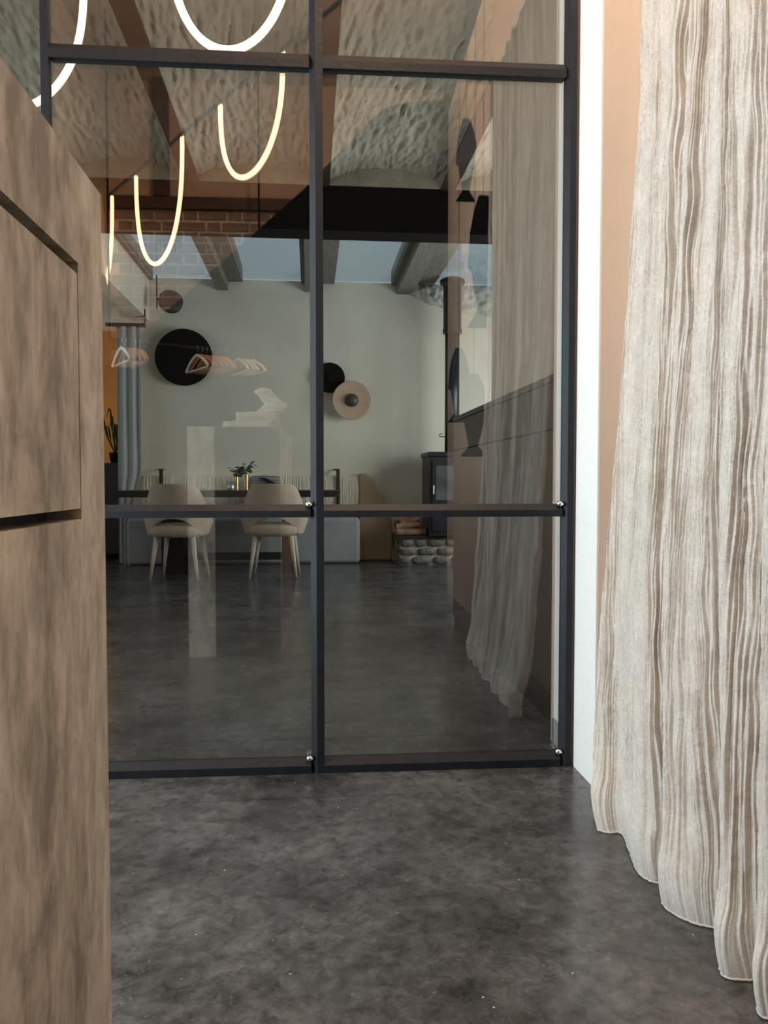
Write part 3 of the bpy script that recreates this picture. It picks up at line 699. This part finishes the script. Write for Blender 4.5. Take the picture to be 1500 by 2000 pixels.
# ================================================================ DINING ROOM OBJECTS
# ---- chairs
def chair_proto():
    r = thing('dining_chair', '', 'chair')
    # shell back wrapping into arms; open at the bottom centre. local: seat faces +Y, back at -Y
    bm = bmesh.new(); NA, NZ = 56, 18
    outr, inr = [], []
    for j in range(NZ + 1):
        v = j / NZ; ro, ri_ = [], []
        for i in range(NA + 1):
            th = (i / NA - .5) * PI * 1.22            # 0 = centre of back
            a = abs(th) / (PI * .61)
            top = .83 - .30 * max(0, (a - .38) / .62) ** 1.5 - .012 * a
            cut = .53 - .16 * min(1, (a / .52)) ** 2.4
            low = max(.385, cut) + .10 * max(0, (a - .62) / .38) ** 2
            z = low + (top - low) * v
            flare = .262 + .034 * v / .4 if v < .4 else .296 - .056 * ((v - .4) / .6) ** 1.3
            rx_, ry_ = flare, .235 + .02 * v
            x = rx_ * math.sin(th) * (1.02); y = -ry_ * math.cos(th) - .02 * (v - .3)
            nrm = V((math.sin(th), -math.cos(th), 0))
            ro.append(bm.verts.new((x, y, z))); q = V((x, y, z)) - nrm * .045; ri_.append(bm.verts.new(q))
        outr.append(ro); inr.append(ri_)
    for j in range(NZ):
        for i in range(NA):
            bm.faces.new((outr[j][i], outr[j][i + 1], outr[j + 1][i + 1], outr[j + 1][i])); bm.faces.new((inr[j][i + 1], inr[j][i], inr[j + 1][i], inr[j + 1][i + 1]))
    for i in range(NA):
        bm.faces.new((outr[0][i + 1], outr[0][i], inr[0][i], inr[0][i + 1])); bm.faces.new((outr[NZ][i], outr[NZ][i + 1], inr[NZ][i + 1], inr[NZ][i]))
    for j in range(NZ):
        bm.faces.new((outr[j][0], outr[j + 1][0], inr[j + 1][0], inr[j][0])); bm.faces.new((outr[j + 1][NA], outr[j][NA], inr[j][NA], inr[j + 1][NA]))
    obj('backrest', bm, 'chair_fabric', r, smooth=True, bevel=.014, bseg=3)
    bm = bmesh.new(); seg = 40; rr = []
    for (k, z) in ((.78, .365), (.94, .378), (1.0, .405), (1.0, .44), (.95, .465), (.7, .478), (.35, .484), (.02, .486)):
        ring = []
        for i in range(seg):
            t = 2 * PI * i / seg; c, s = math.cos(t), math.sin(t); e = .62
            ring.append(bm.verts.new((.235 * k * math.copysign(abs(c) ** e, c), .02 + .235 * k * math.copysign(abs(s) ** e, s), z)))
        rr.append(ring)
    for a_, b_ in zip(rr[:-1], rr[1:]):
        for i in range(seg): bm.faces.new((a_[i], a_[(i + 1) % seg], b_[(i + 1) % seg], b_[i]))
    bm.faces.new(rr[0][::-1]); bm.faces.new(rr[-1]); obj('seat', bm, 'chair_fabric', r, smooth=True)
    for sx in (-1, 1):
        for sy in (-1, 1):
            bm = bmesh.new(); tube(bm, [V((sx * .155, .02 + sy * .15, .385)), V((sx * .205, .02 + sy * .19, 0.0))], [.024, .0105], 14); obj('leg', bm, 'chair_leg', r, smooth=True)
    return r
c1 = chair_proto(); c1.location = (-1.14, 7.03, 0); c1.rotation_euler = (0, 0, math.radians(-7)); c1['label'] = 'beige upholstered shell dining chair at the left part of the table'; c1['group'] = 'dining chairs at the long table'
dup(c1, (-.315, 7.12, 0), math.radians(-3), 'beige upholstered shell dining chair behind the brass vases, right of the pair')
# ---- table
tx0 = -1.76; tx1 = at(664, 965, Y=7.3).x; ty0, ty1 = 7.26, 8.02
tb = thing('dining_table', 'long dark wooden dining table with slab legs behind the two chairs', 'table', ((tx0 + tx1) / 2, 7.62, 0))
hw = (tx1 - tx0) / 2
bm = bmesh.new(); prism(bm, [(-hw + .02, .705), (-hw, .75), (-hw, .765), (hw, .765), (hw, .75), (hw - .05, .705)], ty1 - ty0, 'Y', ty0 - 7.62); obj('tabletop', bm, 'table_dark', tb, bevel=.004)
for px0, px1 in ((326, 368), (553, 573)):
    xa, xb = at(px0, 1090, Y=7.6).x, at(px1, 1090, Y=7.6).x; c = (tx0 + tx1) / 2
    bx('leg', (xa - c, -.3, 0), (xb - c, .3, .705), 'table_dark', tb, bevel=.004)
bx('stretcher', (-hw + .5, -.03, .10), (hw - .5, .03, .17), 'table_dark', tb)
# ---- bench
bx0_, bx1_ = at(249, 1100, Y=8.2).x, at(703, 1100, Y=8.2).x
bm = bmesh.new(); box(bm, (bx0_, 7.96 + .18, 0.0), (bx1_, YW - .005, .475)); o = obj('upholstered_bench', bm, 'bench_fabric', bevel=.045, bseg=5); tag(o, 'long low grey upholstered bench with rounded corners along the back wall', 'bench')
# ---- backrest roll
a = at(279, 929, Y=YW - .07); b = at(704, 990, Y=YW - .07)
cb = thing('wall_cushion', 'long cream corded back cushion hung on leather straps above the bench', 'cushion', ((a.x + b.x) / 2, YW - .05, a.z))
hw2 = (b.x - a.x) / 2
bm = bmesh.new(); n_ = 300; rws = []
for j in range(9):
    v = j / 8; z = -.36 * v; row = []
    for i in range(n_ + 1):
        u = i / n_; x = -hw2 + 2 * hw2 * u
        y = -.045 * math.sin(PI * (.12 + .76 * v)) ** .6 - .008 * noise.noise(V((x * 60, z * 3, 1))) - .006 * noise.noise(V((x * 140, z * 9, 2)))
        row.append(bm.verts.new((x, y, z + (.006 * noise.noise(V((x * 40, 0, 0))) if j == 0 else 0))))
    rws.append(row)
for j in range(8):
    for i in range(n_): bm.faces.new((rws[j][i], rws[j][i + 1], rws[j + 1][i + 1], rws[j + 1][i]))
ret = bmesh.ops.extrude_face_region(bm, geom=bm.faces[:]); 
for e in ret['geom']:
    if isinstance(e, bmesh.types.BMVert): e.co.y = .045
obj('cushion', bm, 'cord_cream', cb)
for px in (315, 660):
    x = at(px, 940, Y=YW - .1).x - (a.x + b.x) / 2; zt = at(px, 917, Y=YW - .05).z - a.z
    bm = bmesh.new(); box(bm, (x - .018, -.052, -.36), (x + .018, -.066, zt)); box(bm, (x - .018, -.052, zt), (x + .018, .045, zt + .006)); sp = obj('strap', bm, 'leather', cb)
    bm = bmesh.new(); tube(bm, [V((x - .045, .03, zt + .0)), V((x + .012, .03, zt + .0))], .008, 8); obj('peg', bm, 'steel_black', sp)
# ---- striped cushion + strap on the bench
a = at(486, 932, Y=8.30); b = at(548, 932, Y=8.30)
sc = thing('striped_cushion', 'black and white striped cushion leaning on the bench backrest behind the right chair', 'cushion', ((a.x + b.x) / 2, 8.29, .50))
hw3 = (b.x - a.x) / 2; zt = a.z - .50
lump('cover', (-hw3, -.05, -.0), (hw3, .06, zt + .01), 'striped_cloth', sc, 5, .006, r=.22)
bm = bmesh.new(); pts = [V((-.03, -.075, zt - .005)), V((.06, -.085, zt - .05)), V((.11, -.075, zt - .13))]
for p, q in zip(pts[:-1], pts[1:]):
    vs = [bm.verts.new(k) for k in (p + V((-.04, 0, 0)), p + V((.04, 0, 0)), q + V((.04, 0, 0)), q + V((-.04, 0, 0)))]; bm.faces.new(vs)
    vs2 = [bm.verts.new(v.co + V((0, -.006, 0))) for v in vs]; bm.faces.new(vs2[::-1])
    for i in range(4): bm.faces.new((vs[i], vs2[i], vs2[(i + 1) % 4], vs[(i + 1) % 4]))
obj('black_band', bm, 'charcoal', sc)
# ---- table things
ZTB = .765
def leafspray(root, base, n, seed, hgt, spread):
    rnd = random.Random(seed)
    for s in range(n):
        a = rnd.uniform(0, 2 * PI); tip = V((math.cos(a) * spread * rnd.uniform(.5, 1), math.sin(a) * spread * .6, hgt * rnd.uniform(.45, 1)))
        mid = V((tip.x * .3, tip.y * .3, tip.z * .75)); path = [base, base + mid, base + tip]
        path = catmull(path, 4); bm = bmesh.new(); tube(bm, path, .0022, 5); obj('stem', bm, 'stem', root)
        for k in range(4):
            q = path[3 + int(k * (len(path) - 4) / 3)]; da = a + rnd.uniform(-1.6, 1.6); L_ = rnd.uniform(.05, .075); dv = V((math.cos(da), math.sin(da) * .7, rnd.uniform(-.5, .35))).normalized(); sd = dv.cross(V((0, 0, 1))).normalized() * L_ * .36 + V((0, 0, rnd.uniform(-.008, .008)))
            bm = bmesh.new(); vs = [bm.verts.new(v) for v in (q, q + dv * L_ * .35 + sd, q + dv * L_ * .75 + sd * .7 - V((0, 0, .003)), q + dv * L_ - V((0, 0, .010)), q + dv * L_ * .75 - sd * .7 - V((0, 0, .003)), q + dv * L_ * .35 - sd, q + dv * L_ * .5 + V((0, 0, .005)))]
            for i in range(6): bm.faces.new((vs[i], vs[(i + 1) % 6], vs[6]))
            obj('leaf', bm, 'leaf', root)
for (px0, px1, yt, Yv, hl, lab, seed) in ((458, 466, 931, 7.42, .10, 'thinner brass tube vase with drooping green sprig, left of the taller pair', 3), (476, 485, 927, 7.50, .13, 'thicker brass tube vase with upright green sprig, nearest the right chair', 9)):
    xa, xb = at(px0, 945, Y=Yv).x, at(px1, 945, Y=Yv).x; zt = at(px0, yt, Y=Yv).z - ZTB
    vz = thing('brass_vase', lab, 'vase', ((xa + xb) / 2, Yv, ZTB)); r_ = (xb - xa) / 2
    bm = bmesh.new(); lathe(bm, [(r_ * .96, 0), (r_, .004), (r_, zt), (r_ * .85, zt), (r_ * .82, zt - .05)], 24); obj('tube', bm, 'brass', vz, smooth=False)
    leafspray(vz, V((0, 0, zt - .01)), 6, seed, hl, .085)
def lathe_thing(name, lab, cat, px0, px1, Yv, prof, m, z0=ZTB):
    xa, xb = at(px0, 945, Y=Yv).x, at(px1, 945, Y=Yv).x; r_ = (xb - xa) / 2
    bm = bmesh.new(); lathe(bm, [(r * r_, z) for r, z in prof], 28); o = obj(name, bm, m, loc=((xa + xb) / 2, Yv, z0), smooth=True); tag(o, lab, cat); return o
lathe_thing('candle_holder', 'mottled silver glass candle holder left of the brass vases', 'candle holder', 443, 458, 7.40, [(.9, 0), (1, .006), (1, .082), (.88, .082), (.86, .02)], 'glass_silver')
lathe_thing('tealight_cup', 'small white ceramic cup on the table right of the brass vases', 'cup', 491, 503, 7.55, [(.7, 0), (.95, .012), (1, .055), (.86, .055), (.8, .02)], 'ceramic')
bm = bmesh.new(); a = at(386, 956, Y=7.4); b = at(410, 956, Y=7.4)
vs = [bm.verts.new(v) for v in ((a.x, 7.33, ZTB + .001), (b.x, 7.33, ZTB + .001), (b.x, 7.45, ZTB + .001), (a.x, 7.45, ZTB + .001), ((a.x + b.x) / 2, 7.33, ZTB + .028), ((a.x + b.x) / 2, 7.45, ZTB + .028))]
for f in ((0, 1, 4), (3, 5, 2), (0, 4, 5, 3), (1, 2, 5, 4), (0, 3, 2, 1)): bm.faces.new([vs[i] for i in f])
tag(obj('folded_napkin', bm, 'white_cloth'), 'pale folded napkin on the table beside the left chair back', 'napkin')
# ---- wall discs
def disc(name, label, cx, cy, rpx, m, thick, off, dome=None, rimlip=0.0):
    Yd = YW - off; c = at(cx, cy, Y=Yd); r = rpx * (at(cx + 1, cy, Y=Yd) - c).length
    t = thing(name, label, 'wall lamp' if dome else 'wall disc', (c.x, YW, c.z))
    mt = Matrix.Translation((0, -off + thick / 2, 0)) @ Matrix.Rotation(PI / 2, 4, 'X')
    bm = bmesh.new(); lathe(bm, [(.001, 0), (r * .97, 0), (r, .006), (r, thick), (r * .97, thick + .004), (r * .6, thick + .004 - rimlip), (.001, thick + .004 - rimlip)], 64, mt); obj('disc', bm, m, t, smooth=False)
    bm = bmesh.new(); tube(bm, [V((0, 0, 0)), V((0, -off + thick / 2, 0))], min(.05, r * .4), 20); obj('wall_mount', bm, 'steel_black', t)
    if dome:
        rd, md, yo = dome; bm = bmesh.new(); prof = [(rd * math.cos(a), rd * .75 * math.sin(a)) for a in [PI / 2 * k / 10 for k in range(10)]] + [(.001, rd * .75)]
        lathe(bm, prof, 32, Matrix.Translation((0, -off - thick / 2, 0)) @ Matrix.Rotation(PI / 2, 4, 'X')); obj('centre_dome', bm, md, t, smooth=True)
disc('wall_disc', 'large matt black round disc on the back wall at the left', 359, 698, 56, 'disc_black', .03, .06)
disc('disc_wall_lamp', 'small black disc lamp half hidden behind the beige one', 644, 738, 29.5, 'disc_black', .015, .05, (.055, 'disc_black', 0))
disc('disc_wall_lamp', 'beige round disc lamp with a brown dome at its centre', 687, 782, 38, 'disc_beige', .02, .13, (.070, 'dome_brown', 0), .01)
# ---- spot on a rod
p = at(306, 552, Y=8.30); q = at(306, 603, Y=8.30); c = at(333, 590, Y=8.25)
sp = thing('ceiling_spot', 'dark round spot lamp on a short rod under the glass roof at the left', 'lamp', (p.x, 8.30, ZS))
bm = bmesh.new(); tube(bm, [V((0, 0, 0)), V((0, 0, q.z - ZS))], .007, 8); obj('rod', bm, 'charcoal', sp)
mt = Matrix.Translation(c - V((p.x, 8.30, ZS))) @ Matrix.Rotation(math.radians(35), 4, 'Z') @ Matrix.Rotation(math.radians(68), 4, 'X') @ Matrix.Rotation(math.radians(-14), 4, 'Y')
bm = bmesh.new(); lathe(bm, [(.001, -.035), (.105, -.035), (.12, -.02), (.12, .035), (.10, .045), (.001, .045)], 40, mt); obj('lamp_head', bm, 'dome_brown', sp)
bm = bmesh.new(); tube(bm, [V((0, 0, q.z - ZS + .10)), c - V((p.x, 8.30, ZS))], .012, 8); obj('arm', bm, 'charcoal', sp)

# ---- hanging grey curtain at the far left + plant in the lit alcove
a = at(231, 900, Y=8.30); b = at(277, 900, Y=8.30)
bm = bmesh.new(); n_ = 120; rws = []
for j in range(30):
    z = .01 + 2.42 * j / 29; row = []
    for i in range(n_ + 1):
        u = i / n_; row.append(bm.verts.new((a.x + (b.x - a.x) * u * (.40 + .60 * min(1, max(0, z - .45) / .5)), 8.28 + .018 * math.sin(u * 2 * PI * 2.5 + .4 * math.sin(z)) + .008 * noise.noise(V((u * 20, z, 0))), z)))
    rws.append(row)
for j in range(29):
    for i in range(n_): bm.faces.new((rws[j][i], rws[j][i + 1], rws[j + 1][i + 1], rws[j + 1][i]))
tag(obj('grey_curtain', bm, 'grey_drape', smooth=True), 'narrow floor-length grey curtain at the far left end of the bench', 'curtain')
bx('curtain_rod', (a.x - .1, 8.25, 2.42), (b.x + .05, 8.31, 2.45), 'steel_black'); cr_ = bpy.data.objects['curtain_rod']; tag(cr_, 'black rod above the far grey curtain', 'curtain rod')
bx('end_plate', (b.x + .05, 8.24, 2.41), (hx - .0, 8.32, 2.60), 'steel_black', cr_)
sb = at(222, 905, Y=9.0)
sd = thing('sideboard', 'dark low sideboard under the palm in the amber-lit room at far left', 'cabinet', (sb.x - .1, 9.0, 0))
bx('body', (-.6, -.2, .06), (.42, .2, sb.z), 'table_dark', sd, bevel=.006); bx('plinth', (-.56, -.16, 0), (.38, .16, .06), 'charcoal', sd)
pp = thing('potted_palm', 'slim-leaved potted palm silhouetted against the amber wall at far left', 'plant', (sb.x + .02, 9.0, sb.z))
bm = bmesh.new(); lathe(bm, [(.05, 0), (.07, .12), (.06, .12), (.05, .1)], 20); obj('pot', bm, 'charcoal', pp, smooth=True)
rnd = random.Random(4)
for s in range(15):
    a_ = rnd.uniform(0, 2 * PI); L_ = rnd.uniform(.25, .5); top = V((math.cos(a_) * L_ * .4, math.sin(a_) * L_ * .3, .12 + L_)); end = top + V((math.cos(a_) * .14, math.sin(a_) * .1, -.10))
    bm = bmesh.new(); tube(bm, catmull([V((0, 0, .1)), top * .6, top, end], 4), [.004] * 5 + [.011] * 5 + [.004] * 3, 6); obj('leaf', bm, 'leaf', pp)

# ---- wood stove, flue, plinth, logs
Ys = 7.85
sx0, sx1 = at(844, 950, Y=Ys).x, at(893, 950, Y=Ys).x
zt, zb2 = at(850, 881, Y=Ys).z, at(850, 1046, Y=Ys).z
sv = thing('wood_stove', 'tall black cast-iron wood stove standing on the stone plinth', 'stove', ((sx0 + sx1) / 2, Ys + .25, zb2))
sw = (sx1 - sx0) / 2 + .03; H_ = zt - zb2
bm = bmesh.new(); box(bm, (-sw, -.25, 0), (sw, .25, H_ - .05)); obj('body', bm, 'stove_black', sv, bevel=.006)
bx('top_plate', (-sw - .015, -.265, H_ - .05), (sw + .015, .265, H_), 'stove_black', sv, bevel=.01)
dr_ = bx('door', (-sw + .03, -.268, H_ * .36), (sw - .02, -.25, H_ - .09), 'stove_black', sv, bevel=.004)
bx('window_glass', (-sw + .065, -.2705, H_ * .43), (sw - .05, -.266, H_ - .14), 'stove_glass', dr_)
bm = bmesh.new(); tube(bm, [V((-sw + .04, -.285, H_ * .50)), V((-sw + .04, -.285, H_ * .60))], .006, 8); tube(bm, [V((-sw + .04, -.268, H_ * .55)), V((-sw + .04, -.285, H_ * .55))], .004, 6); obj('handle', bm, 'chrome', dr_)
bx('ash_drawer', (-sw + .03, -.268, .05), (sw - .02, -.25, H_ * .33), 'stove_black', sv, bevel=.004)
fx0, fx1 = at(869, 760, Y=8.1).x, at(897, 760, Y=8.1).x; fxc = (fx0 + fx1) / 2; fr_ = (fx1 - fx0) / 2
zc = at(880, 652, Y=8.1).z
fu = thing('flue_pipe', 'dark vertical flue pipe rising from the stove into the stone above', 'flue', (fxc, 8.1, zt))
bm = bmesh.new(); lathe(bm, [(fr_, 0), (fr_, zc - zt)], 32); obj('lower_pipe', bm, 'stove_black', fu, smooth=True)
bm = bmesh.new(); lathe(bm, [(fr_ * 1.08, zc - zt - .005), (fr_ * 1.32, zc - zt), (fr_ * 1.32, zc - zt + .045), (fr_ * 1.24, zc - zt + .055), (fr_ * 1.24, 2.90 - zt)], 32); obj('upper_pipe', bm, 'stove_black', fu, smooth=False)
bm = bmesh.new(); lathe(bm, [(fr_ * 1.24, 2.85 - zt), (fr_ * 1.7, 2.88 - zt), (fr_ * 1.7, 2.915 - zt), (fr_ * 1.3, 2.935 - zt)], 32); obj('roof_collar', bm, 'stove_black', fu, smooth=False)
zk = at(862, 851, Y=8.1).z - zt
bm = bmesh.new(); tube(bm, [V((-fr_, 0, zk - .01)), V((-fr_ - .05, 0, zk - .01)), V((-fr_ - .06, 0, zk + .005)), V((-fr_ - .05, 0, zk + .018)), V((-fr_ - .025, 0, zk + .02))], .004, 6); obj('damper_handle', bm, 'charcoal', fu)
Yp = 7.93; px0, px1 = at(780, 1100, Y=Yp).x, 1.75; zp = at(800, 1052, Y=Yp).z
pl = thing('stone_plinth', 'low whitewashed rough stone plinth under the black stove', 'plinth', (px0, Yp, 0))
bx('mortar_core', (.012, .02, 0), (px1 - px0, YW - Yp - .01, zp), 'mortar', pl)
rnd = random.Random(2)
def stone(w, h, d, seed):
    bm = bmesh.new(); bmesh.ops.create_cube(bm, size=1); bmesh.ops.subdivide_edges(bm, edges=bm.edges[:], cuts=2, use_grid_fill=True)
    for v in bm.verts:
        n = v.co.normalized() * .6; q = v.co.lerp(n, .38); v.co = V((q.x * w, q.y * d, q.z * h)) + V((noise.noise(q * 5 + V((seed, 0, 0))), noise.noise(q * 5 + V((0, seed, 0))), noise.noise(q * 5 + V((0, 0, seed))))) * .008
    return bm
hc = zp / 3
for r in range(3):
    x = .0 - (.0 if r % 2 else .0); k = 0
    widths = [[.15, .13, .19, .2, .16], [.10 + .08, .20, .18, .2, .1], [.12, .22, .19, .17, .2]][2 - r]
    for wd in widths:
        if x + wd > px1 - px0: break
        o = obj('stone', stone(wd - .022, hc - .022, .11, r * 10 + k), 'stone', pl, smooth=True, loc=(x + wd / 2, .035, hc * (r + .5))); x += wd; k += 1
for k in range(3):
    obj('stone', stone(.09, hc - .01, .16, 50 + k), 'stone', pl, smooth=True, loc=(.045, .18, hc * (k + .5)))
sl = bx('hearth_slab', (px0 - .03, Yp - .03, zp), (px1, YW - .01, zp + .028), 'stove_black', bevel=.004); tag(sl, 'thin black steel hearth slab lying on the stone plinth', 'slab')
# stove sits on slab: fix base
sv.location.z = zp + .028
ds = (zb2 - (zp + .028))
# firewood
lx0, lx1 = at(774, 1030, Y=7.9).x, at(836, 1030, Y=7.9).x; zlg = zp + .028
def log(x, y, z, r, L_, rz, tilt, label, cut):
    bm = bmesh.new(); pts = [(r * math.cos(a) * (1 + .12 * noise.noise(V((a * 2, r * 90, 0)))), r * math.sin(a)) for a in [2 * PI * k / 12 for k in range(9 if cut else 12)]]
    if cut: pts.append((0, 0))
    A = [bm.verts.new((-L_ / 2, p[0], p[1])) for p in pts]; B = [bm.verts.new((L_ / 2, p[0] * .95, p[1] * .95)) for p in pts]
    n = len(pts); f1 = bm.faces.new(A); f2 = bm.faces.new(B[::-1])
    for i in range(n): bm.faces.new((A[i], B[i], B[(i + 1) % n], A[(i + 1) % n]))
    f1.material_index = f2.material_index = 1
    o = obj('firewood_log', bm, ['log_cut' if cut else 'log_bark', 'log_cut']); o.location = (x, y, z); o.rotation_euler = (tilt[0], tilt[1], rz); tag(o, label, 'log')
log(lx0 + .16, 7.97, zlg + .038, .036, .30, .05, (.4, 0), 'split log lying lowest and nearest in the firewood pile', True)
log(lx0 + .17, 8.06, zlg + .042, .040, .30, -.05, (0, 0), 'round bark log at the bottom rear of the firewood pile', False)
log(lx0 + .14, 7.985, zlg + .108, .034, .28, .12, (2.0, -.10), 'pale split log on the left top of the firewood pile', True)
log(lx0 + .19, 7.975, zlg + .172, .034, .27, -.25, (.8, -.35), 'tilted split log leaning up towards the stove on the pile', True)
log(lx0 + .13, 8.085, zlg + .120, .036, .26, .08, (0, 0), 'dark bark log at the top rear of the firewood pile', False)

# ---- dark counter on the right, panelled in boards
ck0 = at(888, 822, X=XC).z; yseam = YS; zg = at(1000, 857, X=XC).z
kc = thing('kitchen_counter', 'long dark panelled bar counter running along the right of the dining room', 'counter', (XC, YC0, 0))
ctop = 1.215
core = bx('core', (.006, .0, 0), (.024, YC1 - YC0, ctop - .02), 'counter_edge', kc)
bx('end_core', (.024, YS - YC0 + .001, 0), (.62, YC1 - YC0, ctop - .02), 'counter_dark', kc)
bx('worktop', (-.012, 0, ctop - .02), (.0225, YC1 - YC0 + .012, ctop + .004), 'counter_edge', kc); bx('worktop_slab', (.0225, YS - YC0 + .001, ctop - .02), (.63, YC1 - YC0 + .012, ctop + .004), 'counter_edge', kc)
ylist = [0.0, .62, YS - YC0, YC1 - YC0]
ylist = [0.0, YS - YC0, YC1 - YC0]
for a_, b_ in zip(ylist[:-1], ylist[1:]):
    bx('lower_panel', (-.010, a_ + .0015, .06), (.006, b_ - .0015, zg - .004), 'counter_dark', kc)
    bx('upper_panel', (-.010, a_ + .0015, zg + .004), (.006, b_ - .0015, ctop - .024), 'counter_dark', kc)
bx('plinth', (-.002, 0, 0), (.006, YC1 - YC0, .057), 'counter_edge', kc)

# ---- tan pad added in place of a tan wall patch between bench and wood pile
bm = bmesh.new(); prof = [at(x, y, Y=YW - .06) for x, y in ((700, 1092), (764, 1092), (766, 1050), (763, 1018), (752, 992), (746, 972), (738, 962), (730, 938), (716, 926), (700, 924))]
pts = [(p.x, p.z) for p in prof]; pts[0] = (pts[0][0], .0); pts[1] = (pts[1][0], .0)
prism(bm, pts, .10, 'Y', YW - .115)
o = obj('tan_patch_pad', bm, 'patch_tan', bevel=.03, bseg=4); tag(o, 'tan rounded pad standing in for a tan patch on the wall between bench and firewood', 'pad')
